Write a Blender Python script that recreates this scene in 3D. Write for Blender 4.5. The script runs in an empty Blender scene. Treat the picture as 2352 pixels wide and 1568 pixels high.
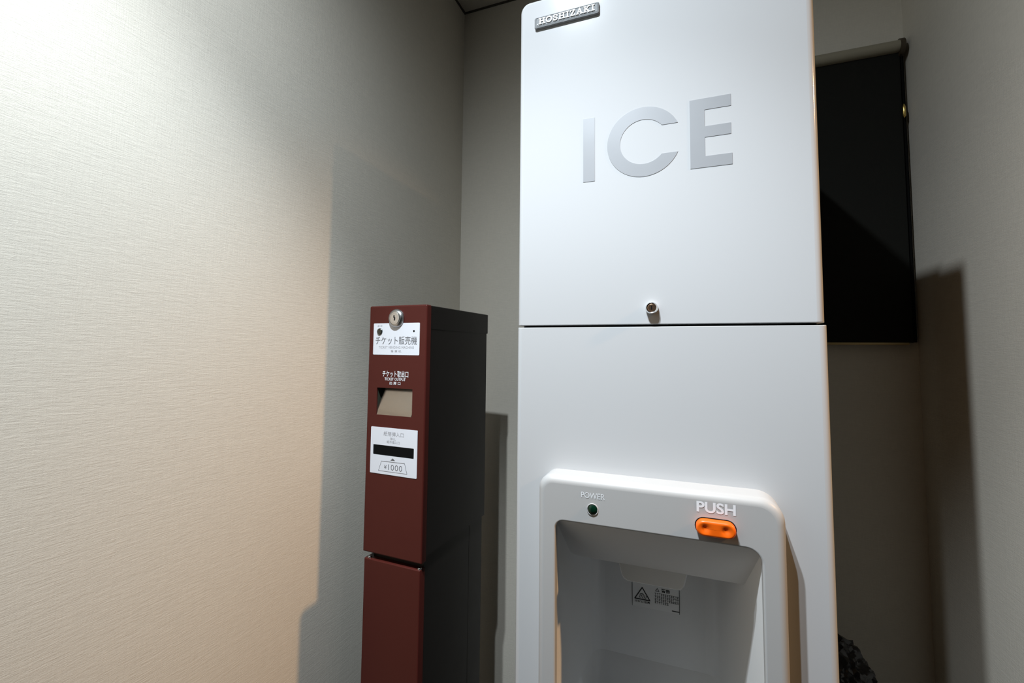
import bpy, bmesh, math, random
from mathutils import Vector, Matrix
random.seed(4)
C = bpy.context.scene.collection
PI = math.pi
H = 1.30                      # camera height over the floor

# ------------------------------------------------------------------ camera
W = 2352.0
F, YAW, PITCH, ROLL, CX, CY = 1045.0, 0.36805, 0.06632, 0.00983, -4.0186, -49.9403
cam = bpy.data.cameras.new('camera')
cam.lens = F / W * 36.0
cam.sensor_width = 36.0
cam.shift_x = -CX / W
cam.shift_y = CY / W
cam.clip_start = 0.02
co = bpy.data.objects.new('camera', cam)
C.objects.link(co)
xc0 = Vector((math.cos(YAW), math.sin(YAW), 0))
fw0 = Vector((-math.sin(YAW), math.cos(YAW), 0))
up0 = Vector((0, 0, 1))
fw = fw0 * math.cos(PITCH) + up0 * math.sin(PITCH)
yc = up0 * math.cos(PITCH) - fw0 * math.sin(PITCH)
rx = xc0 * math.cos(ROLL) + yc * math.sin(ROLL)
ry = yc * math.cos(ROLL) - xc0 * math.sin(ROLL)
M = Matrix((rx, ry, -fw)).transposed().to_4x4()
M.translation = (0, 0, H)
co.matrix_world = M
bpy.context.scene.camera = co

# ------------------------------------------------------------------ world, lamps, exposure
w = bpy.data.worlds.new('world')
bpy.context.scene.world = w
w.use_nodes = True
bg = w.node_tree.nodes['Background']
bg.inputs[0].default_value = (1.0, 0.93, 0.82, 1)
bg.inputs[1].default_value = 0.002
vs = bpy.context.scene.view_settings
vs.view_transform = 'Standard'
vs.look = 'None'
vs.exposure = 0.0
vs.gamma = 1.0
vs.use_curve_mapping = False


def spot(name, loc, target, watt, color, size, blend, radius):
    l = bpy.data.lights.new(name, 'SPOT')
    l.energy = watt
    l.color = color
    l.spot_size = math.radians(size)
    l.spot_blend = blend
    l.shadow_soft_size = radius
    o = bpy.data.objects.new(name, l)
    C.objects.link(o)
    o.location = loc
    o.rotation_euler = (Vector(target) - Vector(loc)).to_track_quat('-Z', 'Y').to_euler()
    return o


# tilted cool white ceiling spotlight, soft spill of its neighbour, warm lamp of the corridor on the right
def beam(o, n):
    """give a lamp the smooth beam of a diffusing downlight: intensity falls off as cos^n from its axis"""
    l = o.data
    l.use_nodes = True
    nt = l.node_tree
    em = nt.nodes['Emission']
    tc = nt.nodes.new('ShaderNodeTexCoord')
    sp = nt.nodes.new('ShaderNodeSeparateXYZ')
    nt.links.new(tc.outputs['Normal'], sp.inputs[0])
    ab = nt.nodes.new('ShaderNodeMath')
    ab.operation = 'ABSOLUTE'
    nt.links.new(sp.outputs['Z'], ab.inputs[0])
    pw = nt.nodes.new('ShaderNodeMath')
    pw.operation = 'POWER'
    pw.inputs[1].default_value = n
    nt.links.new(ab.outputs[0], pw.inputs[0])
    nt.links.new(pw.outputs[0], em.inputs['Strength'])


beam(spot('downlight_lamp', (-0.25, 0.075, H + 0.938), (-0.25 + 0.13 * (H + 0.938), 0.075 + 0.13 * (H + 0.938), 0), 82, (0.84, 0.93, 1.0), 176, 0.1, 0.012), 3.0)
spot('downlight_core_lamp', (-0.17, 0.05, H + 0.938), (-0.17, 0.05, 0), 38, (0.84, 0.93, 1.0), 92, 0.5, 0.010)
spot('corridor_lamp', (1.9, 0.33, H + 1.17), (-0.572, 0.82, H - 0.55), 130, (1.0, 0.60, 0.28), 36, 1.0, 0.03)

# ------------------------------------------------------------------ materials


def mat(name, color, rough=0.5, metal=0.0, spec=0.5, var=0.0, scale=40.0, bump=0.0, coat=0.0):
    m = bpy.data.materials.new(name)
    m.use_nodes = True
    nt = m.node_tree
    b = nt.nodes['Principled BSDF']
    b.inputs['Base Color'].default_value = (*color, 1)
    b.inputs['Roughness'].default_value = rough
    b.inputs['Metallic'].default_value = metal
    b.inputs['Specular IOR Level'].default_value = spec
    b.inputs['Coat Weight'].default_value = coat
    b.inputs['Coat Roughness'].default_value = 0.15
    tc = nt.nodes.new('ShaderNodeTexCoord')
    n = nt.nodes.new('ShaderNodeTexNoise')
    n.inputs['Scale'].default_value = scale
    n.inputs['Detail'].default_value = 4
    nt.links.new(tc.outputs['Object'], n.inputs['Vector'])
    r = nt.nodes.new('ShaderNodeMapRange')
    r.inputs['To Min'].default_value = max(0.0, rough - 0.04)
    r.inputs['To Max'].default_value = min(1.0, rough + 0.04)
    nt.links.new(n.outputs['Fac'], r.inputs['Value'])
    nt.links.new(r.outputs['Result'], b.inputs['Roughness'])
    if var:
        mx = nt.nodes.new('ShaderNodeMixRGB')
        mx.inputs[1].default_value = (*[c * (1 - var) for c in color], 1)
        mx.inputs[2].default_value = (*[min(1, c * (1 + var)) for c in color], 1)
        nt.links.new(n.outputs['Fac'], mx.inputs[0])
        nt.links.new(mx.outputs[0], b.inputs['Base Color'])
    if bump:
        bp = nt.nodes.new('ShaderNodeBump')
        bp.inputs['Strength'].default_value = bump
        bp.inputs['Distance'].default_value = 0.001
        nt.links.new(n.outputs['Fac'], bp.inputs['Height'])
        nt.links.new(bp.outputs['Normal'], b.inputs['Normal'])
    return m


def wallpaper(name, color, axis):
    """woven fabric-look vinyl wallpaper: threads along the wall and up it"""
    m = bpy.data.materials.new(name)
    m.use_nodes = True
    nt = m.node_tree
    b = nt.nodes['Principled BSDF']
    b.inputs['Roughness'].default_value = 0.75
    b.inputs['Specular IOR Level'].default_value = 0.25
    tc = nt.nodes.new('ShaderNodeTexCoord')

    def noise(hs, vscale, detail=2.0):
        mp = nt.nodes.new('ShaderNodeMapping')
        sc = (1, hs, vscale) if axis == 'x' else (hs, 1, vscale)
        mp.inputs['Scale'].default_value = sc
        nt.links.new(tc.outputs['Object'], mp.inputs['Vector'])
        n = nt.nodes.new('ShaderNodeTexNoise')
        n.inputs['Scale'].default_value = 1.0
        n.inputs['Detail'].default_value = detail
        nt.links.new(mp.outputs['Vector'], n.inputs['Vector'])
        return n.outputs['Fac']

    def math_(op, a, bb):
        n = nt.nodes.new('ShaderNodeMath')
        n.operation = op
        for i, s in enumerate((a, bb)):
            if isinstance(s, (int, float)):
                n.inputs[i].default_value = s
            else:
                nt.links.new(s, n.inputs[i])
        return n.outputs[0]
    weft = noise(90, 900, 2.0)
    weft2 = noise(30, 330, 1.0)
    warp = noise(1000, 60, 2.0)
    fine = noise(1300, 1300, 1.0)
    h = math_('ADD', math_('MULTIPLY', weft, 0.8), math_('MULTIPLY', warp, 0.8))
    h = math_('ADD', h, math_('MULTIPLY', weft2, 0.4))
    h = math_('ADD', h, math_('MULTIPLY', fine, 0.5))
    bp = nt.nodes.new('ShaderNodeBump')
    bp.inputs['Strength'].default_value = 0.21
    bp.inputs['Distance'].default_value = 0.0012
    nt.links.new(h, bp.inputs['Height'])
    nt.links.new(bp.outputs['Normal'], b.inputs['Normal'])
    mr = nt.nodes.new('ShaderNodeMapRange')
    mr.inputs['From Min'].default_value = 0.9
    mr.inputs['From Max'].default_value = 1.9
    nt.links.new(h, mr.inputs['Value'])
    mx = nt.nodes.new('ShaderNodeMixRGB')
    mx.inputs[1].default_value = (*[c * 0.93 for c in color], 1)
    mx.inputs[2].default_value = (*[c * 1.07 for c in color], 1)
    nt.links.new(mr.outputs['Result'], mx.inputs[0])
    nt.links.new(mx.outputs[0], b.inputs['Base Color'])
    return m


WALLC = (0.70, 0.655, 0.57)
M_WALLX = wallpaper('wallpaper_side', WALLC, 'x')
M_WALLY = wallpaper('wallpaper_back', WALLC, 'y')
M_CEIL = mat('ceiling_paint', (0.50, 0.47, 0.41), 0.8, var=0.04, scale=200, bump=0.1)
M_FLOOR = mat('floor_carpet', (0.05, 0.04, 0.03), 0.9, var=0.3, scale=300, bump=0.5)
M_GAP = mat('shadow_gap', (0.05, 0.045, 0.035), 0.8)
M_WHITE = mat('white_enamel', (0.555, 0.56, 0.57), 0.13, spec=0.35, scale=8)
M_TRAYG = mat('grey_tray_plastic', (0.36, 0.36, 0.36), 0.45, scale=60)
M_CABINET = mat('grey_cabinet_steel', (0.16, 0.16, 0.16), 0.4, scale=8)
M_BEZEL = mat('white_plastic', (0.465, 0.46, 0.455), 0.40, spec=0.45, scale=60)
M_RECESS = mat('lightened_recess_plastic', (0.80, 0.80, 0.795), 0.42, spec=0.45, scale=60)  # same plastic as the bezel, lightened to stand for bounce light inside
M_SILVER = mat('silver_film', (0.40, 0.41, 0.43), 0.32, metal=0.2, scale=15)
M_CHROME = mat('chrome', (0.80, 0.80, 0.80), 0.16, metal=1.0, scale=90)
M_STEEL = mat('brushed_steel', (0.55, 0.55, 0.54), 0.3, metal=1.0, var=0.05, scale=400)
M_PLATE = mat('nameplate_grey', (0.24, 0.25, 0.26), 0.55, metal=0.0, spec=0.3, var=0.15, scale=900, bump=0.4)
M_PLATELET = mat('nameplate_letters', (0.92, 0.92, 0.92), 0.5, metal=0.0, spec=0.2, scale=90)
M_COPPER = mat('copper_lock', (0.80, 0.50, 0.33), 0.28, metal=1.0, scale=200)
M_BLACK = mat('black', (0.006, 0.006, 0.006), 0.85, spec=0.08, scale=60)
M_GREEN = mat('green_lens', (0.002, 0.020, 0.010), 0.15, scale=60)
M_ORANGE = mat('orange_plastic', (0.95, 0.14, 0.005), 0.36, scale=80)
M_LETWHITE = mat('white_print', (0.85, 0.87, 0.90), 0.5)
M_LETGREY = mat('grey_print', (0.12, 0.12, 0.13), 0.5)
M_LETPALE = mat('pale_grey_print', (0.42, 0.42, 0.44), 0.5)
M_INK = mat('black_print', (0.015, 0.015, 0.014), 0.6)
M_STICKER = mat('white_sticker', (0.82, 0.84, 0.90), 0.35)
M_CLEARLABEL = mat('grey_label', (0.86, 0.86, 0.85), 0.32)
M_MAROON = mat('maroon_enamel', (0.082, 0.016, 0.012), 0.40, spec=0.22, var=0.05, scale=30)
M_MAROONB = mat('shaded_body_enamel', (0.012, 0.009, 0.008), 0.40, spec=0.4, var=0.05, scale=30)  # near-black: shade of the unlit side put into the body colour
M_TRAY = mat('polished_steel_tray', (0.86, 0.83, 0.78), 0.22, metal=1.0, scale=60)
M_TRAYIN = mat('dark_chute', (0.05, 0.055, 0.04), 0.45)
M_BLIND = mat('black_blackout_fabric', (0.010, 0.010, 0.008), 0.85, spec=0.2, var=0.3, scale=700, bump=0.2)
M_HEADBOX = mat('taupe_aluminium', (0.30, 0.27, 0.20), 0.5, scale=30)
M_BRONZE = mat('dark_bronze', (0.05, 0.035, 0.02), 0.45, scale=60)
M_BRASS = mat('brass', (0.85, 0.62, 0.20), 0.25, metal=1.0, scale=60)
M_BRASSBAR = mat('brass_hem_bar', (0.45, 0.33, 0.15), 0.4, metal=0.6, scale=60)
M_GLASS = mat('night_glass', (0.008, 0.009, 0.010), 0.15, scale=5)
M_BAG = mat('black_bag_film', (0.030, 0.030, 0.032), 0.16, var=0.2, scale=50)
M_BIN = mat('dark_bin_plastic', (0.035, 0.037, 0.033), 0.5)

# ------------------------------------------------------------------ helpers


def tag(o, label=None, cat=None, group=None, kind=None):
    for k, v in (('label', label), ('category', cat), ('group', group), ('kind', kind)):
        if v:
            o[k] = v
    return o


def empty(name, loc, rz=0.0, label=None, cat=None):
    o = bpy.data.objects.new(name, None)
    o.empty_display_size = 0.05
    o.location = loc
    o.rotation_euler = (0, 0, rz)
    C.objects.link(o)
    return tag(o, label, cat)


def obj(name, geo, m, parent=None, off=(0, 0, 0), smooth=False, angle=40):
    """geo = bmesh; verts are moved by -off so that they sit in the parent's space"""
    bm = geo
    if off != (0, 0, 0):
        bmesh.ops.translate(bm, verts=bm.verts, vec=(-off[0], -off[1], -off[2]))
    bmesh.ops.recalc_face_normals(bm, faces=bm.faces)
    me = bpy.data.meshes.new(name)
    if smooth:
        for f in bm.faces:
            f.smooth = not (abs(f.normal.y) > 0.9999 and f.calc_area() > 2e-5)
        for e in bm.edges:
            if len(e.link_faces) == 2:
                e.smooth = e.calc_face_angle(0) < math.radians(angle)
    bm.to_mesh(me)
    bm.free()
    me.materials.append(m)
    o = bpy.data.objects.new(name, me)
    C.objects.link(o)
    if parent:
        o.parent = parent
    return o


def add_box(bm, x0, x1, y0, y1, z0, z1, bevel=0.0, seg=2):
    r = bmesh.ops.create_cube(bm, size=1.0)
    vs_ = r['verts']
    for v in vs_:
        v.co = Vector(((x0 + x1) / 2 + v.co.x * (x1 - x0), (y0 + y1) / 2 + v.co.y * (y1 - y0), (z0 + z1) / 2 + v.co.z * (z1 - z0)))
    if bevel:
        es = list({e for v in vs_ for e in v.link_edges})
        bmesh.ops.bevel(bm, geom=es, offset=bevel, segments=seg, affect='EDGES', profile=0.5)
    return bm


def boxm(*a, **k):
    return add_box(bmesh.new(), *a, **k)


def loft(bm, loops, cap0=False, cap1=False, close=True):
    rows = [[bm.verts.new(p) for p in lp] for lp in loops]
    n = len(rows[0])
    for a, b in zip(rows, rows[1:]):
        for i in range(n if close else n - 1):
            j = (i + 1) % n
            try:
                bm.faces.new((a[i], a[j], b[j], b[i]))
            except ValueError:
                pass
    if cap0:
        bm.faces.new(rows[0])
    if cap1:
        bm.faces.new(rows[-1])
    return rows


def rrect(x0, x1, z0, z1, r, y, n=6):
    """rounded rectangle in the XZ plane, r = (TL, TR, BR, BL)"""
    if isinstance(r, (int, float)):
        r = (r,) * 4
    r = [max(q, 1e-5) for q in r]
    pts = []
    for (cx, cz, rr, a0) in ((x0 + r[0], z1 - r[0], r[0], PI), (x1 - r[1], z1 - r[1], r[1], PI / 2),
                             (x1 - r[2], z0 + r[2], r[2], 0), (x0 + r[3], z0 + r[3], r[3], -PI / 2)):
        for k in range(n + 1):
            a = a0 - (PI / 2) * k / n
            pts.append((cx + rr * math.cos(a), y, cz + rr * math.sin(a)))
    return pts


def panel_loops(x0, x1, z0, z1, rad, yb, yf, R, ins=(1, 1, 1, 1), n=6, steps=6):
    """from the back rim to the front face over a fillet; ins scales the fillet at left, right, top, bottom"""
    out = [rrect(x0, x1, z0, z1, rad, yb, n)]
    for k in range(steps + 1):
        a = (PI / 2) * k / steps
        i = R * (1 - math.cos(a))
        y = yf + R * (1 - math.sin(a))
        out.append(rrect(x0 + i * ins[0], x1 - i * ins[1], z0 + i * ins[3], z1 - i * ins[2],
                         tuple(max(q - i * 0.8, 0.0008) for q in rad), y, n))
    return out


def lathe(bm, cx, cz, prof, n=32, cap0=False, cap1=True):
    """profile (radius, y) turned about an axis along Y"""
    loops = [[(cx + r * math.cos(2 * PI * k / n), y, cz + r * math.sin(2 * PI * k / n)) for k in range(n)] for r, y in prof]
    loft(bm, loops, cap0, cap1)
    return bm


def lathe_z(bm, cx, cy, prof, n=32, cap0=False, cap1=False):
    loops = [[(cx + r * math.cos(2 * PI * k / n), cy + r * math.sin(2 * PI * k / n), z) for k in range(n)] for r, z in prof]
    loft(bm, loops, cap0, cap1)
    return bm


def prism(bm, pts, y0, y1):
    """flat outline (x, z) given depth along Y"""
    a = [bm.verts.new((x, y0, z)) for x, z in pts]
    b = [bm.verts.new((x, y1, z)) for x, z in pts]
    n = len(pts)
    bm.faces.new(a)
    bm.faces.new(b[::-1])
    for i in range(n):
        j = (i + 1) % n
        bm.faces.new((a[i], b[i], b[j], a[j]))
    return bm


NSTROKE = [0]


def stroke(bm, pts, t, y0, y1, closed=False):
    """thick polyline in XZ, as a chain of little prisms"""
    seq = list(zip(pts, pts[1:])) + ([(pts[-1], pts[0])] if closed else [])
    for (a, b) in seq:
        NSTROKE[0] += 1
        yk = y0 - 0.000012 * (NSTROKE[0] % 9)     # no two overlapping strokes share a face plane
        d = Vector((b[0] - a[0], b[1] - a[1]))
        if d.length < 1e-9:
            continue
        d.normalize()
        nx, nz = -d.y * t / 2, d.x * t / 2
        ex, ez = d.x * t * 0.3, d.y * t * 0.3
        prism(bm, [(a[0] - ex + nx, a[1] - ez + nz), (b[0] + ex + nx, b[1] + ez + nz),
                   (b[0] + ex - nx, b[1] + ez - nz), (a[0] - ex - nx, a[1] - ez - nz)], yk, y1)
    return bm


def textm(body, x0, x1, z0, z1, y, depth=0.0002, bold=0.0, spacing=1.0):
    """lettering from Blender's built-in font, fitted into x0..x1, z0..z1 of the plane at y"""
    cu = bpy.data.curves.new('lettering', 'FONT')
    cu.body = body
    cu.size = 1.0
    cu.resolution_u = 4
    cu.offset = bold
    cu.space_character = spacing
    o = bpy.data.objects.new('lettering', cu)
    C.objects.link(o)
    dg = bpy.context.evaluated_depsgraph_get()
    me = bpy.data.meshes.new_from_object(o.evaluated_get(dg))
    bpy.data.objects.remove(o)
    bm = bmesh.new()
    bm.from_mesh(me)
    bpy.data.meshes.remove(me)
    xs = [v.co.x for v in bm.verts]
    ys = [v.co.y for v in bm.verts]
    ax, bx, ay, by = min(xs), max(xs), min(ys), max(ys)
    for v in bm.verts:
        v.co = Vector((x0 + (v.co.x - ax) / (bx - ax) * (x1 - x0), y, z0 + (v.co.y - ay) / (by - ay) * (z1 - z0)))
    return bm


def fill_bm(bm, other):
    me = bpy.data.meshes.new('tmp')
    other.to_mesh(me)
    other.free()
    bm.from_mesh(me)
    bpy.data.meshes.remove(me)
    return bm


# ------------------------------------------------------------------ the room
XL, XR, YB, ZC = -0.572, 0.418, 1.10, H + 0.952
Y0 = -0.45


def struct(name, bm, m, parent=None):
    o = obj(name, bm, m, parent)
    o['kind'] = 'structure'
    return o


struct('wall_left', boxm(XL - 0.1, XL, Y0, YB + 0.1, 0, ZC), M_WALLX)
struct('wall_right', boxm(XR, XR + 0.1, 0.72, YB + 0.1, 0, ZC), M_WALLX)
# back wall with the window opening in it (four pieces, one mesh)
WX0, WX1, WZ0, WZ1 = -0.02, 0.4120, H + 0.022, H + 0.60
bm = bmesh.new()
for (x0, x1, z0, z1) in ((XL, WX0, 0, ZC), (WX1, XR, 0, ZC), (WX0, WX1, 0, WZ0), (WX0, WX1, WZ1, ZC)):
    add_box(bm, x0, x1, YB, YB + 0.1, z0, z1)
struct('wall_back', bm, M_WALLY)
struct('floor', boxm(XL - 0.1, 2.6, Y0, YB + 0.1, -0.05, 0), M_FLOOR)
struct('ceiling', boxm(XL - 0.1, XR + 0.1, Y0, YB + 0.1, ZC, ZC + 0.05), M_CEIL)
struct('shadow_line_1', boxm(XL, XL + 0.004, Y0, YB, ZC - 0.004, ZC), M_GAP)  # dark strips drawn for the shadow line between walls and ceiling
struct('shadow_line_2', boxm(XL + 0.004, XR, YB - 0.004, YB, ZC - 0.004, ZC), M_GAP)
# window: dark frame and night-black pane inside the opening
bm = bmesh.new()
t = 0.010
add_box(bm, WX0, WX0 + t, YB - 0.012, YB + 0.06, WZ0, WZ1)
add_box(bm, WX1 - t, WX1, YB - 0.012, YB + 0.06, WZ0, WZ1)
add_box(bm, WX0 + t, WX1 - t, YB, YB + 0.06, WZ0, WZ0 + t)
add_box(bm, WX0 + t, WX1 - t, YB, YB + 0.06, WZ1 - t, WZ1)
win = struct('window_1', bm, M_BLACK)
obj('pane', boxm(WX0 + t, WX1 - t, YB + 0.03, YB + 0.036, WZ0 + t, WZ1 - t), M_GLASS, win)

# ------------------------------------------------------------------ roller blind before the window
BL = (0.19, YB - 0.02, H)
blind = empty('roller_blind', BL, 0, 'black roller blind pulled down over the window beside the ice machine', 'blind')
bm = bmesh.new()
add_box(bm, -0.02, 0.4035, YB - 0.0185, YB - 0.0165, H + 0.021, H + 0.600)
obj('blackout_fabric', bm, M_BLIND, blind, BL)
bm = bmesh.new()
n = 20
loops = []
for x in (-0.02, 0.402):
    loops.append([(x, YB - 0.020 + 0.013 * math.cos(2 * PI * k / n), H + 0.607 + 0.0115 * math.sin(2 * PI * k / n)) for k in range(n)])
loft(bm, loops, True, True)
obj('roller_tube', bm, M_HEADBOX, blind, BL, smooth=True)
bm = bmesh.new()
lp = []
for x in (0.402, 0.4095):
    lp.append([(x, YB - 0.018 + 0.017 * math.cos(2 * PI * k / n), H + 0.605 + 0.017 * math.sin(2 * PI * k / n)) for k in range(n)])
loft(bm, lp, True, True)
add_box(bm, 0.4025, 0.4085, YB - 0.012, YB, H + 0.592, H + 0.618)
obj('end_bracket', bm, M_BRONZE, blind, BL, smooth=True)
obj('hem_bar', boxm(-0.02, 0.3975, YB - 0.0205, YB - 0.0145, H + 0.0165, H + 0.0215, bevel=0.0015), M_BRASSBAR, blind, BL)
bm = bmesh.new()
lathe_z(bm, 0.4052, YB - 0.022, [(0.0006, H + 0.46), (0.0028, H + 0.464), (0.0030, H + 0.480), (0.0022, H + 0.484), (0.0006, H + 0.488)], 12, True, True)
obj('cord_joint', bm, M_BRASS, blind, BL, smooth=True)
bm = bmesh.new()
lathe_z(bm, 0.4052, YB - 0.022, [(0.0007, H + 0.05), (0.0007, H + 0.600)], 8, True, True)
obj('pull_cord', bm, M_BLACK, blind, BL, smooth=True)

# ------------------------------------------------------------------ ice machine
YF = 0.5706
IL, IR = -0.2103, 0.1397
YBK = 1.06
ITOP = H + 0.485
SEAM = H + 0.0312
IB = ((IL + IR) / 2, (YF + YBK) / 2, 0.0)
ice = empty('ice_machine', IB, 0, 'tall white ice dispenser with orange push button standing in the alcove', 'ice machine')
# cabinet: sheet-metal shell behind the two front panels
bm = bmesh.new()
cx0, cx1 = IL + 0.001, IR - 0.001
add_box(bm, cx0, cx0 + 0.012, YF + 0.045, YBK, 0.09, ITOP - 0.004)
add_box(bm, cx1 - 0.012, cx1, YF + 0.045, YBK, 0.09, ITOP - 0.004)
add_box(bm, cx0 + 0.012, cx1 - 0.012, YF + 0.045, YBK, ITOP - 0.020, ITOP - 0.004)
add_box(bm, cx0 + 0.012, cx1 - 0.012, YBK - 0.012, YBK, 0.09, ITOP - 0.020)
add_box(bm, cx0 + 0.012, cx1 - 0.012, YF + 0.045, YBK - 0.012, 0.09, 0.11)
add_box(bm, cx0 + 0.012, cx1 - 0.012, YF + 0.045, YF + 0.06, SEAM - 0.04, SEAM + 0.04)
obj('cabinet', bm, M_CABINET, ice, IB)
obj('plinth', boxm(IL + 0.02, IR - 0.02, YF + 0.03, YBK - 0.02, 0, 0.09), M_BLACK, ice, IB)
# upper door
bm = bmesh.new()
loft(bm, panel_loops(IL, IR, SEAM + 0.0011, ITOP, (0.014, 0.014, 0.001, 0.001), YF + 0.044, YF, 0.008, (0.9, 1.0, 0.7, 0.12)), True, True)
obj('upper_door', bm, M_WHITE, ice, IB, smooth=True, angle=50)
# lower panel with the hole for the dispenser
bm = bmesh.new()
lp = panel_loops(IL - 0.0005, IR + 0.0018, 0.09, SEAM - 0.0011, (0.001, 0.001, 0.001, 0.001), YF + 0.044, YF, 0.008, (0.9, 1.0, 0.12, 0.3))
lp.append(rrect(-0.155, 0.080, H - 0.52, H - 0.185, 0.01, YF))
lp.append(rrect(-0.155, 0.080, H - 0.52, H - 0.185, 0.01, YF + 0.044))
loft(bm, lp)
obj('lower_panel', bm, M_WHITE, ice, IB, smooth=True, angle=50)
obj('door_gasket', boxm(IL + 0.006, IR - 0.006, YF + 0.012, YF + 0.040, SEAM - 0.0010, SEAM + 0.0010), M_BLACK, ice, IB)

# big lettering on the upper door
lz0, lz1 = H + 0.2172, H + 0.3013
letters = bmesh.new()
prism(letters, [(-0.1207, lz0), (-0.1056, lz0), (-0.1056, lz1), (-0.1207, lz1)], YF - 0.0004, YF)
cxm, czm, Ro, Ri = -0.0455, H + 0.2594, 0.0443, 0.0283
czt, czb = H + 0.2771, H + 0.2411
ao, ai = math.asin((czt - czm) / Ro), math.asin((czt - czm) / Ri)
bo, bi = math.asin((czb - czm) / Ro), math.asin((czb - czm) / Ri)
N = 48
outer = [(cxm + Ro * math.cos(ao + (2 * PI + bo - ao) * k / N), czm + Ro * math.sin(ao + (2 * PI + bo - ao) * k / N)) for k in range(N + 1)]
inner = [(cxm + Ri * math.cos(ai + (2 * PI + bi - ai) * k / N), czm + Ri * math.sin(ai + (2 * PI + bi - ai) * k / N)) for k in range(N + 1)]
for k in range(N):
    prism(letters, [outer[k], outer[k + 1], inner[k + 1], inner[k]], YF - 0.0004, YF)
ez0, ez1 = H + 0.2172, H + 0.3013
prism(letters, [(0.0084, ez0), (0.0538, ez0), (0.0538, H + 0.2306), (0.0249, H + 0.2306), (0.0249, H + 0.2536), (0.0530, H + 0.2536),
                (0.0530, H + 0.2669), (0.0249, H + 0.2669), (0.0249, H + 0.2872), (0.0534, H + 0.2872), (0.0534, ez1), (0.0084, ez1)], YF - 0.0004, YF)
o = obj('ice_lettering', letters, M_SILVER, ice, IB)
o['label'] = 'silver-grey letters reading ICE'

# nameplate
px0, px1, pz0, pz1 = -0.1873, -0.0990, H + 0.4392, H + 0.4552
bm = bmesh.new()
lp = [rrect(px0, px1, pz0, pz1, 0.0022, YF), rrect(px0, px1, pz0, pz1, 0.0022, YF - 0.0026),
      rrect(px0 + 0.0006, px1 - 0.0006, pz0 + 0.0006, pz1 - 0.0006, 0.002, YF - 0.0034),
      rrect(px0 + 0.0022, px1 - 0.0022, pz0 + 0.0030, pz1 - 0.0018, 0.001, YF - 0.0040),
      rrect(px0 + 0.0026, px1 - 0.0026, pz0 + 0.0034, pz1 - 0.0022, 0.001, YF - 0.0036)]
loft(bm, lp, False, True)
plate = obj('nameplate', bm, M_PLATE, ice, IB)
plate['label'] = 'small grey metal nameplate with raised white letters'


def slab_word(bm, word, x0, x1, z0, z1, ya, yb):
    """slab-serif capitals built from strokes"""
    wd = {'I': 0.55, 'H': 1.05, 'O': 1.0, 'S': 0.85, 'Z': 0.85, 'A': 1.05, 'K': 1.05}
    gap = 0.10
    tot = sum(wd[c] for c in word) + gap * (len(word) - 1)
    u = (x1 - x0) / tot
    h = z1 - z0
    x = x0
    tk_, ts = 0.0017, 0.0011

    def seg(pts, tt=tk_, cx=0.0, cl=False):
        stroke(bm, [(x + p[0] * wid, z0 + p[1] * h) for p in pts], tt, ya, yb, cl)

    for c in word:
        wid = wd[c] * u
        if c in 'HK':
            seg([(0.22, 0.05), (0.22, 0.95)])
            seg([(0.02, 0.06), (0.42, 0.06)], ts)
            seg([(0.02, 0.94), (0.42, 0.94)], ts)
        if c == 'H':
            seg([(0.78, 0.05), (0.78, 0.95)])
            seg([(0.58, 0.06), (0.98, 0.06)], ts)
            seg([(0.58, 0.94), (0.98, 0.94)], ts)
            seg([(0.22, 0.5), (0.78, 0.5)], ts)
        if c == 'K':
            seg([(0.24, 0.42), (0.78, 0.94)], ts)
            seg([(0.40, 0.56), (0.80, 0.06)])
            seg([(0.60, 0.94), (0.96, 0.94)], ts)
            seg([(0.62, 0.06), (0.99, 0.06)], ts)
        if c == 'I':
            seg([(0.5, 0.05), (0.5, 0.95)])
            seg([(0.08, 0.06), (0.92, 0.06)], ts)
            seg([(0.08, 0.94), (0.92, 0.94)], ts)
        if c == 'O':
            seg([(0.5 + 0.41 * math.cos(2 * PI * k / 18), 0.5 + 0.44 * math.sin(2 * PI * k / 18)) for k in range(18)], tk_, 0, True)
        if c == 'S':
            seg([(0.84, 0.72), (0.74, 0.90), (0.5, 0.95), (0.24, 0.88), (0.16, 0.72), (0.28, 0.58), (0.55, 0.50),
                 (0.78, 0.40), (0.85, 0.25), (0.74, 0.10), (0.5, 0.05), (0.24, 0.10), (0.15, 0.28)], ts * 1.25)
            seg([(0.86, 0.66), (0.86, 0.95)], ts * 0.8)
            seg([(0.13, 0.05), (0.13, 0.34)], ts * 0.8)
        if c == 'Z':
            seg([(0.10, 0.94), (0.86, 0.94)], ts)
            seg([(0.80, 0.92), (0.18, 0.08)])
            seg([(0.12, 0.06), (0.90, 0.06)], ts)
            seg([(0.10, 0.94), (0.10, 0.72)], ts)
            seg([(0.90, 0.06), (0.90, 0.28)], ts)
        if c == 'A':
            seg([(0.18, 0.06), (0.50, 0.95)], ts)
            seg([(0.50, 0.95), (0.80, 0.06)])
            seg([(0.30, 0.34), (0.68, 0.34)], ts)
            seg([(0.02, 0.06), (0.36, 0.06)], ts)
            seg([(0.62, 0.06), (0.99, 0.06)], ts)
        x += wid + gap * u


bm = bmesh.new()
slab_word(bm, 'HOSHIZAKI', px0 + 0.0065, px1 - 0.0055, pz0 + 0.0046, pz1 - 0.0030, YF - 0.0046, YF - 0.0034)
o = obj('raised_lettering', bm, M_PLATELET, plate)
for v in o.data.vertices:
    v.co -= Vector(IB)
bm = bmesh.new()
lathe(bm, px0 + 0.0045, pz0 + 0.0050, [(0.0008, YF - 0.0034), (0.0007, YF - 0.0042)], 10)
obj('rivet', bm, M_CHROME, plate, IB)

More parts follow.
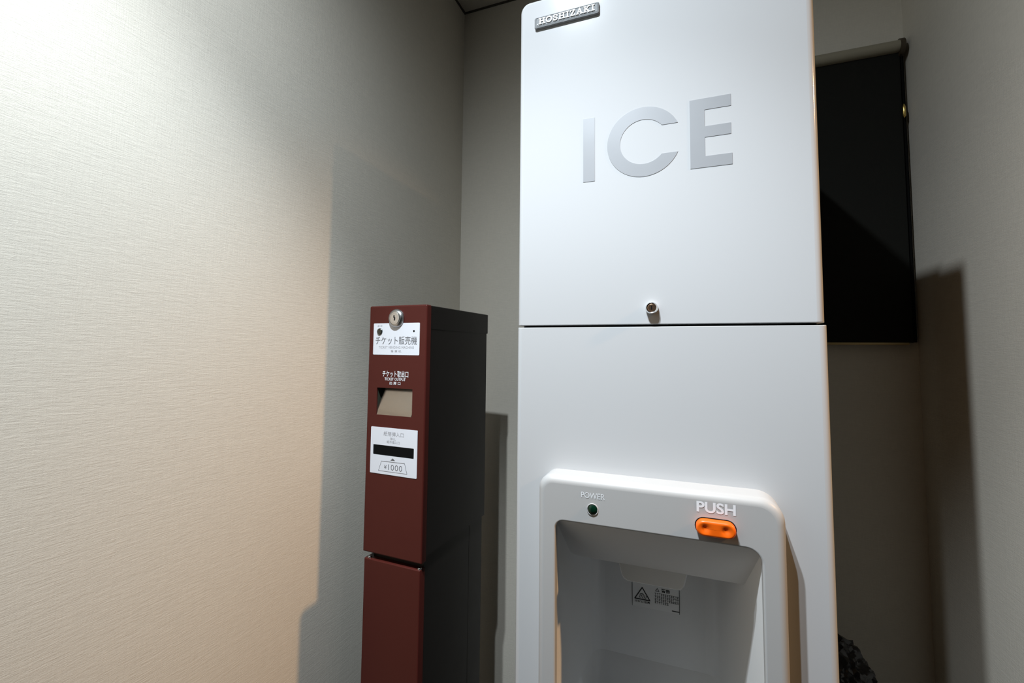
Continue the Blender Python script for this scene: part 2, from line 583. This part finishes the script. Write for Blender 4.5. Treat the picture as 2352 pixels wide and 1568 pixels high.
# door lock
lx, lz = -0.0372, H + 0.0517
bm = bmesh.new()
lathe(bm, lx, lz, [(0.0074, YF), (0.0074, YF - 0.003), (0.0068, YF - 0.0072), (0.0060, YF - 0.0084), (0.0053, YF - 0.0080), (0.0050, YF - 0.0062)], 36)
lock = obj('door_lock', bm, M_CHROME, ice, IB, smooth=True)
bm = bmesh.new()
lathe(bm, lx, lz, [(0.0046, YF - 0.0061), (0.0046, YF - 0.0078), (0.0042, YF - 0.0081)], 30)
obj('lock_barrel', bm, M_COPPER, lock, IB, smooth=True)
obj('key_slot', boxm(lx - 0.0006, lx + 0.0006, YF - 0.00825, YF - 0.0080, lz - 0.0022, lz + 0.0024), M_BLACK, lock, IB)

# dispenser bezel
YZ = 0.536
bx0, bx1, bz0, bz1 = -0.1690, 0.0918, H - 0.53, H - 0.1490
ox0, ox1, oz0, oz1 = -0.1471, 0.0694, H - 0.49, H - 0.2003
bm = bmesh.new()
lp = panel_loops(bx0, bx1, bz0, bz1, (0.017, 0.024, 0.02, 0.02), YF, YZ, 0.0085, n=8, steps=8)
orad = (0.010, 0.015, 0.012, 0.012)
for k in range(5):
    a = (PI / 2) * k / 4
    i = 0.0022 * (1 - math.sin(a))
    lp.append(rrect(ox0 - i, ox1 + i, oz0 - i, oz1 + i, tuple(q + i for q in orad), YZ + 0.0022 * (1 - math.cos(a)), 8))
lp.append(rrect(ox0, ox1, oz0, oz1, orad, YZ + 0.009, 8))
loft(bm, lp)
bez = obj('dispenser_bezel', bm, M_BEZEL, ice, IB, smooth=True, angle=50)
# POWER and PUSH prints
o = obj('power_lettering', textm('POWER', -0.1160, -0.0888, H - 0.1702, H - 0.1636, YZ - 0.0003), M_LETWHITE, bez, IB)
o['label'] = 'white letters reading POWER'
o = obj('push_lettering', textm('PUSH', 0.0083, 0.0460, H - 0.1696, H - 0.1583, YZ - 0.0003, bold=0.028), M_LETWHITE, bez, IB)
o['label'] = 'white letters reading PUSH'

# power lamp
bm = bmesh.new()
lathe(bm, -0.1028, H - 0.1822, [(0.0068, YZ), (0.0064, YZ - 0.0010), (0.0058, YZ - 0.0008), (0.0055, YZ + 0.0005)], 32, False, False)
pl = obj('power_lamp', bm, M_BEZEL, ice, IB, smooth=True)
bm = bmesh.new()
lathe(bm, -0.1028, H - 0.1822, [(0.0055, YZ + 0.0004), (0.0052, YZ - 0.0010), (0.0036, YZ - 0.0022), (0.0015, YZ - 0.0027)], 28)
o = obj('lens', bm, M_GREEN, pl, IB, smooth=True)
o['label'] = 'dark green lens, unlit'

# push button: a pill with two finger dimples
bcx, bcz, bhl, bR = 0.0263, H - 0.1836, 0.0110, 0.0082
YP = YZ - 0.0085


def pill(hl, r, nl=14, na=12):
    pts = []
    for k in range(nl):
        pts.append((-hl + 2 * hl * k / nl, r))
    for k in range(na):
        a = PI / 2 - PI * k / na
        pts.append((hl + r * math.cos(a), r * math.sin(a)))
    for k in range(nl):
        pts.append((hl - 2 * hl * k / nl, -r))
    for k in range(na):
        a = -PI / 2 - PI * k / na
        pts.append((-hl + r * math.cos(a), r * math.sin(a)))
    return pts


def dim(x, z):
    return sum(0.0022 * math.exp(-((x - s * 0.0098) ** 2 + z ** 2) / (2 * 0.0024 ** 2)) for s in (-1, 1))


bm = bmesh.new()
loops = [[(bcx + x, YZ + 0.003, bcz + z) for x, z in pill(bhl, bR)]]
for k in range(7):
    a = (PI / 2) * k / 6
    i = 0.0026 * (1 - math.cos(a))
    loops.append([(bcx + x, YP + 0.0026 * (1 - math.sin(a)), bcz + z) for x, z in pill(bhl, bR - i)])
for k in range(1, 8):
    r = (bR - 0.0026) * (1 - k / 7.0) + 0.00005
    loops.append([(bcx + x, YP + dim(x, z), bcz + z) for x, z in pill(bhl, r)])
loft(bm, loops)
obj('push_button', bm, M_ORANGE, ice, IB, smooth=True, angle=60)
bm = bmesh.new()
loft(bm, [[(bcx + x, YZ - 0.0002, bcz + z) for x, z in pill(bhl, bR + 0.0010)], [(bcx + x, YZ - 0.0004, bcz + z) for x, z in pill(bhl, bR - 0.0002)]], True, True)
obj('button_gap', bm, M_BLACK, ice, IB)

# recess behind the opening
bm = bmesh.new()
plan = [(ox0 - 0.0003, YZ + 0.0085), (-0.1405, 0.617)]
for k in range(7):
    a = PI - (PI / 2) * k / 6
    plan.append((-0.1340 + 0.018 + 0.018 * math.cos(a), 0.700 - 0.018 + 0.018 * math.sin(a)))
for k in range(7):
    a = PI / 2 - (PI / 2) * k / 6
    plan.append((0.038 - 0.018 + 0.018 * math.cos(a), 0.700 - 0.018 + 0.018 * math.sin(a)))
plan += [(0.0505, 0.640), (ox1 + 0.0003, YZ + 0.0085)]
cxr = -0.045
rows = []
for z, dy, sx in ((H - 0.195, 0.0, 1.0), (H - 0.300, 0.0, 1.0), (H - 0.4345, 0.0, 0.985), (H - 0.4350, 0.0006, 0.985), (H - 0.4362, 0.0, 0.985), (H - 0.485, -0.007, 0.97), (H - 0.498, -0.03, 0.93)):
    row = []
    for x, y in plan:
        f = max(0.0, min(1.0, (y - 0.60) / 0.10))
        row.append((cxr + (x - cxr) * (1 - (1 - sx) * f), y + dy * f, z))
    rows.append(row)
loft(bm, rows, close=False)
rec = obj('dispenser_recess', bm, M_RECESS, ice, IB, smooth=True, angle=35)
# sloping hood under the top edge of the opening, its lower edge curving forward at both ends
bm = bmesh.new()
nx = 40
rows = [[] for _ in range(9)]
for i in range(nx + 1):
    t_ = i / nx
    x = ox0 - 0.0003 + (ox1 - ox0 + 0.0006) * t_
    e = min(t_ * (ox1 - ox0), (1 - t_) * (ox1 - ox0))
    q = 1.0 - 0.16 * max(0.0, 1 - e / 0.016) ** 2
    ya, za = YZ + 0.0024, oz1 + 0.0002
    yr, zr = YZ + 0.003 + 0.0615 * q, oz1 - 0.0655 * q
    xs = x
    rows[0].append((x, ya, za))
    rows[1].append((xs, ya + (yr - ya) * 0.5, za + (zr - za) * 0.5))
    rows[2].append((xs, yr - 0.003, zr + 0.0032))
    rows[3].append((xs, yr, zr + 0.0006))
    rows[4].append((xs, yr + 0.002, zr))
    rows[5].append((xs, yr + 0.004, zr + 0.0004))
    rows[6].append((xs, yr + 0.03, zr + 0.004))
    rows[7].append((xs, 0.698, H - 0.262))
    rows[8].append((xs, 0.702, H - 0.262))
loft(bm, rows, close=False)
obj('hood', bm, M_RECESS, rec, IB, smooth=True, angle=50)
# spout cover hanging below the hood
bm = bmesh.new()
yy = 0.600
lp = []
for (y, g) in ((0.650, 0.0), (yy + 0.002, 0.0), (yy, 0.0015)):
    zt, zb = H - 0.262, H - 0.2855
    lp.append([(-0.0835 + g, y, zt), (-0.0012 - g, y, zt), (-0.0055 - g, y, zb + 0.006), (-0.0100 - g, y, zb + g),
               (-0.0720 + g, y, zb + g), (-0.0765 + g, y, zb + 0.002 + g), (-0.0795 + g, y, zb + 0.007)])
loft(bm, lp, True, True)
obj('spout_cover', bm, M_RECESS, rec, IB)
# warning label on the back of the recess
ly = 0.6995
bm = boxm(-0.0772, -0.0120, ly - 0.0003, ly, H - 0.3640, H - 0.3300)
wl = obj('warning_label', bm, M_CLEARLABEL, ice, IB)
wl['label'] = 'small grey warning label with a black triangle'
bm = bmesh.new()
ya, yb_ = ly - 0.0006, ly - 0.0003
stroke(bm, [(-0.0632, H - 0.3372), (-0.0735, H - 0.3535), (-0.0528, H - 0.3535)], 0.0013, ya, yb_, True)
# small burst of fingers inside the triangle
for k in range(5):
    x = -0.0675 + 0.0022 * k
    stroke(bm, [(x, H - 0.3518), (x + 0.0016, H - 0.3478 + 0.0006 * (k % 2))], 0.0007, ya, yb_)
stroke(bm, [(-0.0665, H - 0.3470), (-0.0640, H - 0.3455), (-0.0615, H - 0.3465)], 0.0008, ya, yb_)
stroke(bm, [(-0.0426, H - 0.3347), (-0.0450, H - 0.3385), (-0.0402, H - 0.3385)], 0.0005, ya, yb_, True)
fill_bm(bm, textm('警告', -0.0375, -0.0255, H - 0.3388, H - 0.3338, ya, bold=0.03))
fill_bm(bm, textm('けがに注意', -0.0735, -0.0525, H - 0.3582, H - 0.3550, ya, bold=0.02))
# rows of print too small to read: one bar or two per character
rng = random.Random(3)
for r_, (xa, xb) in enumerate(((-0.0460, -0.0150), (-0.0460, -0.0140), (-0.0460, -0.0140), (-0.0460, -0.0290))):
    zz = H - 0.3412 - 0.0038 * r_
    x = xa
    while x < xb:
        hh = 0.0026
        stroke(bm, [(x, zz), (x + 0.0019, zz - rng.random() * 0.0006)], 0.0004, ya, yb_)
        stroke(bm, [(x + 0.0004 + rng.random() * 0.001, zz + 0.0002), (x + 0.001, zz - hh)], 0.0004, ya, yb_)
        if rng.random() > 0.4:
            stroke(bm, [(x, zz - hh * 0.6), (x + 0.0018, zz - hh * 0.9)], 0.0004, ya, yb_)
        x += 0.0027
stroke(bm, [(-0.0230, H - 0.3612), (-0.0140, H - 0.3612)], 0.0011, ya, yb_)
stroke(bm, [(-0.0769, H - 0.3300), (-0.0769, H - 0.3640)], 0.0004, ya, yb_)
stroke(bm, [(-0.0134, H - 0.3300), (-0.0134, H - 0.3640)], 0.0007, ya, yb_)
obj('lettering', bm, M_INK, wl, IB)
# drip tray with slots at the foot of the recess
bm = bmesh.new()
add_box(bm, ox0 + 0.004, ox1 - 0.012, YZ + 0.008, 0.664, H - 0.505, H - 0.497, bevel=0.002)
for k in range(9):
    x = -0.128 + 0.0195 * k
    add_box(bm, x, x + 0.004, YZ + 0.02, 0.655, H - 0.497, H - 0.494)
tray = obj('drip_tray', bm, M_TRAYG, ice, IB)
bm = bmesh.new()
for k in range(9):
    x = -0.1185 + 0.0195 * k
    add_box(bm, x, x + 0.0095, YZ + 0.022, 0.652, H - 0.4971, H - 0.4966)
obj('drain_slot', bm, M_BLACK, tray, IB)
tray.children[0]['kind'] = 'stuff'

# ------------------------------------------------------------------ ticket machine
TL_ = (-0.51966, 0.65817, 0.0)
tick = empty('ticket_machine', TL_, -0.04738, 'narrow maroon ticket vending machine standing between left wall and ice machine', 'ticket machine')
TW = 0.12
zt, zu = H + 0.0735, H - 0.3370
# front cover: a folded tray with the ticket opening and the note slot cut in it
wx0, wx1, wz0, wz1 = 0.0207, 0.0945, H - 0.1128, H - 0.0668


bm = bmesh.new()
lp = panel_loops(0.0, TW, H - 0.3445, zt + 0.0010, (0.0028, 0.0028, 0.0015, 0.0015), 0.0125, 0.0, 0.0024, n=4, steps=4)
lp.append(rrect(wx0, wx1, wz0, wz1, 0.0008, 0.0, 4))
lp.append(rrect(wx0, wx1, wz0, wz1, 0.0008, 0.0025, 4))
loft(bm, lp)
front = obj('front_cover', bm, M_MAROON, tick, smooth=True)
# body behind the cover: sheets, hollow where the chute sits
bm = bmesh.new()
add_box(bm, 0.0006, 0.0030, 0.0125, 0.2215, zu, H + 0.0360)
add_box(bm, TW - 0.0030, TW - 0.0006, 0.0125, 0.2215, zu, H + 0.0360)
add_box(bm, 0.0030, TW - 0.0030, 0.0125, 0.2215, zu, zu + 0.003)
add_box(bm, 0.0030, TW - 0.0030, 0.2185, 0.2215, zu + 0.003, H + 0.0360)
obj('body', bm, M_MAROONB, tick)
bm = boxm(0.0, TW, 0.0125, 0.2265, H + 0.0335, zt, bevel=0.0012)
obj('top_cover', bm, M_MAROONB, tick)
# ticket chute
bm = bmesh.new()
v = [bm.verts.new(c) for c in ((wx0 + 0.009, 0.0140, wz1 + 0.002), (wx1, 0.0140, wz1 + 0.002), (wx1, 0.0022, wz0 + 0.0095), (wx0, 0.0022, wz0 + 0.0095), (wx1 - 0.002, 0.0008, wz0), (wx0, 0.0008, wz0))]
bm.faces.new((v[0], v[1], v[2], v[3]))
bm.faces.new((v[3], v[2], v[4], v[5]))
r = bmesh.ops.solidify(bm, geom=bm.faces[:], thickness=0.0008)
o = obj('ticket_tray', bm, M_TRAY, tick)
o['label'] = 'sloping polished metal ticket tray'
bm = bmesh.new()
add_box(bm, wx0 - 0.0015, wx0, 0.0024, 0.030, wz0 - 0.002, wz1 + 0.004)
add_box(bm, wx1, wx1 + 0.0015, 0.0024, 0.030, wz0 - 0.002, wz1 + 0.004)
add_box(bm, wx0, wx1, 0.0024, 0.030, wz1 + 0.002, wz1 + 0.004)
add_box(bm, wx0, wx1, 0.0285, 0.030, wz0, wz1 + 0.002)
obj('ticket_chute', bm, M_TRAYIN, tick)

# cam lock
bm = bmesh.new()
lathe(bm, 0.0588, H + 0.0522, [(0.0158, 0.0), (0.0160, -0.0012), (0.0157, -0.0022), (0.0136, -0.0050), (0.0122, -0.0062), (0.0112, -0.0064), (0.0110, -0.0056)], 40)
lk = obj('cam_lock', bm, M_STEEL, tick, smooth=True)
bm = bmesh.new()
lathe(bm, 0.0588, H + 0.0522, [(0.0106, -0.0055), (0.0106, -0.0066), (0.0100, -0.0070), (0.0082, -0.0070), (0.0080, -0.0067), (0.0060, -0.0067)], 36)
obj('lock_barrel', bm, M_CHROME, lk, smooth=True)
bm = bmesh.new()
kx, kz = 0.0588, H + 0.0522
stroke(bm, [(kx - 0.0008, kz + 0.0042), (kx - 0.0008, kz + 0.0012), (kx + 0.0007, kz + 0.0004), (kx + 0.0002, kz - 0.0038)], 0.0017, -0.0072, -0.0066)
obj('key_slot', bm, M_BLACK, lk)

# upper sticker
bm = bmesh.new()
loft(bm, [rrect(0.0100, 0.1066, H - 0.0103, H + 0.0440, 0.0016, 0.0, 4), rrect(0.0100, 0.1066, H - 0.0103, H + 0.0440, 0.0016, -0.0003, 4)], True, True)
st = obj('title_sticker', bm, M_STICKER, tick)
st['label'] = 'white sticker naming the ticket machine'
ys = -0.0005
bm = textm('チケット販売機', 0.0150, 0.1015, H + 0.0072, H + 0.0212, ys)
obj('title_lettering', bm, M_LETGREY, st)
bm = textm('TICKET VENDING MACHINE', 0.0220, 0.0957, H + 0.0005, H + 0.0046, ys)
fill_bm(bm, textm('售 票 机', 0.0482, 0.0702, H - 0.0060, H - 0.0022, ys))
obj('small_lettering', bm, M_LETPALE, st)
obj('button_lettering', textm('返 却', 0.0185, 0.0285, H + 0.0382, H + 0.0412, ys), M_LETPALE, st)
bm = bmesh.new()
lathe(bm, 0.0238, H + 0.0298, [(0.0056, 0.0), (0.0056, -0.0015), (0.0047, -0.0024), (0.0030, -0.0022), (0.0012, -0.0018)], 28)
o = obj('return_button', bm, mat('dark_chrome', (0.10, 0.11, 0.10), 0.18, metal=0.9), tick, smooth=True)
o['label'] = 'small dark shiny round button'
bm = bmesh.new()
lathe(bm, 0.0950, H + 0.0300, [(0.0018, -0.0003), (0.0018, -0.0005)], 16)
obj('pin_hole', bm, M_BLACK, tick)

# white print over the ticket opening
bm = textm('チケット取出口', 0.0320, 0.0858, H - 0.0482, H - 0.0372, ys, bold=0.012)
fill_bm(bm, textm('TICKET OUTPUT', 0.0368, 0.0806, H - 0.0540, H - 0.0490, ys, bold=0.012))
fill_bm(bm, textm('出 票 口', 0.0474, 0.0702, H - 0.0610, H - 0.0557, ys, bold=0.015))
o = obj('output_lettering', bm, M_LETWHITE, tick)
o['label'] = 'white Japanese, English and Chinese lettering over the ticket opening'

# note sticker with slot
bm = bmesh.new()
hole = (0.0168, 0.1008, H - 0.1801, H - 0.1633)
loft(bm, [rrect(0.0112, 0.1072, H - 0.2112, H - 0.1336, 0.0014, 0.0, 4), rrect(0.0112, 0.1072, H - 0.2112, H - 0.1336, 0.0014, -0.0008, 4),
          rrect(*hole, 0.0012, -0.0008, 4), rrect(*hole, 0.0012, -0.0001, 4)])
st2 = obj('note_sticker', bm, M_STICKER, tick)
st2['label'] = 'white sticker around the banknote slot'
bm = bmesh.new()
loft(bm, [rrect(*hole, 0.0012, -0.00005, 4), rrect(*hole, 0.0012, -0.0002, 4)], True, True)
obj('note_slot', bm, M_BLACK, tick)
yq = -0.0010
bm = textm('紙幣挿入口', 0.0384, 0.0798, H - 0.1472, H - 0.1398, yq)
fill_bm(bm, textm('BILL', 0.0530, 0.0640, H - 0.1528, H - 0.1492, yq))
fill_bm(bm, textm('纸币插入口', 0.0455, 0.0720, H - 0.1590, H - 0.1545, yq))
obj('small_lettering', bm, M_LETPALE, st2)
bm = textm('1000', 0.0495, 0.0782, H - 0.2030, H - 0.1938, yq, bold=-0.012, spacing=1.15)
fill_bm(bm, textm('¥', 0.0410, 0.0465, H - 0.2018, H - 0.1956, yq, bold=-0.008))
prism(bm, [(0.0588, H - 0.1833), (0.0635, H - 0.1870), (0.0541, H - 0.1870)], yq, yq + 0.0002)
stroke(bm, [(0.0354, H - 0.1898), (0.0830, H - 0.1892), (0.0882, H - 0.2058), (0.0295, H - 0.2062)], 0.0005, yq, yq + 0.0002, True)
obj('price_lettering', bm, M_LETGREY, st2)

# neck, lower stand and its screws
zl = H - 0.3550
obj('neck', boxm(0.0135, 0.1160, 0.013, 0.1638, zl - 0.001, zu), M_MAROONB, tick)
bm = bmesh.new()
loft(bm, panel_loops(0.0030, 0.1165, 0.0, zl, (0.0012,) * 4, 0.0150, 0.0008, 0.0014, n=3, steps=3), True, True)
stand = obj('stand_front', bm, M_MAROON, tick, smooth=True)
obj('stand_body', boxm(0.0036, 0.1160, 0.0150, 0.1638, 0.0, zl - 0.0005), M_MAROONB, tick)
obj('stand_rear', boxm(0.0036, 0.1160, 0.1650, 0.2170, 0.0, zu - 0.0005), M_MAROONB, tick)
for sx in (0.0105, 0.1125):
    bm = bmesh.new()
    lathe_z(bm, sx, 0.0062, [(0.0036, zl - 0.0005), (0.0036, zl + 0.0008), (0.0026, zl + 0.0022), (0.0008, zl + 0.0026)], 16, False, True)
    obj('screw', bm, M_STEEL, stand, smooth=True)

# ------------------------------------------------------------------ bin with bag behind the machine
BB = (0.222, 0.955, 0.0)
wb = empty('waste_bin', BB, 0, 'dark bin with crumpled black plastic bag in shadow right of ice machine', 'bin')
bm = bmesh.new()
lathe_z(bm, BB[0], BB[1], [(0.052, 0), (0.055, 0.005), (0.068, 0.715), (0.071, 0.720), (0.071, 0.735), (0.064, 0.735), (0.060, 0.70)], 36, True, True)
obj('bin_body', bm, M_BIN, wb, BB, smooth=True)
bm = bmesh.new()
rng = random.Random(8)
bmesh.ops.create_icosphere(bm, subdivisions=5, radius=1.0)
from mathutils import noise
for v_ in bm.verts:
    d = v_.co.normalized()
    q = 1 + 0.10 * noise.noise(d * 2.6) - 0.26 * abs(noise.noise(d * 3.7 + Vector((3, 1, 0)))) - 0.12 * abs(noise.noise(d * 9.0)) + 0.10
    v_.co = Vector((BB[0] + d.x * 0.059 * q, BB[1] + d.y * 0.059 * q, 0.755 + d.z * 0.062 * q))
obj('plastic_bag', bm, M_BAG, wb, BB, smooth=True, angle=25)
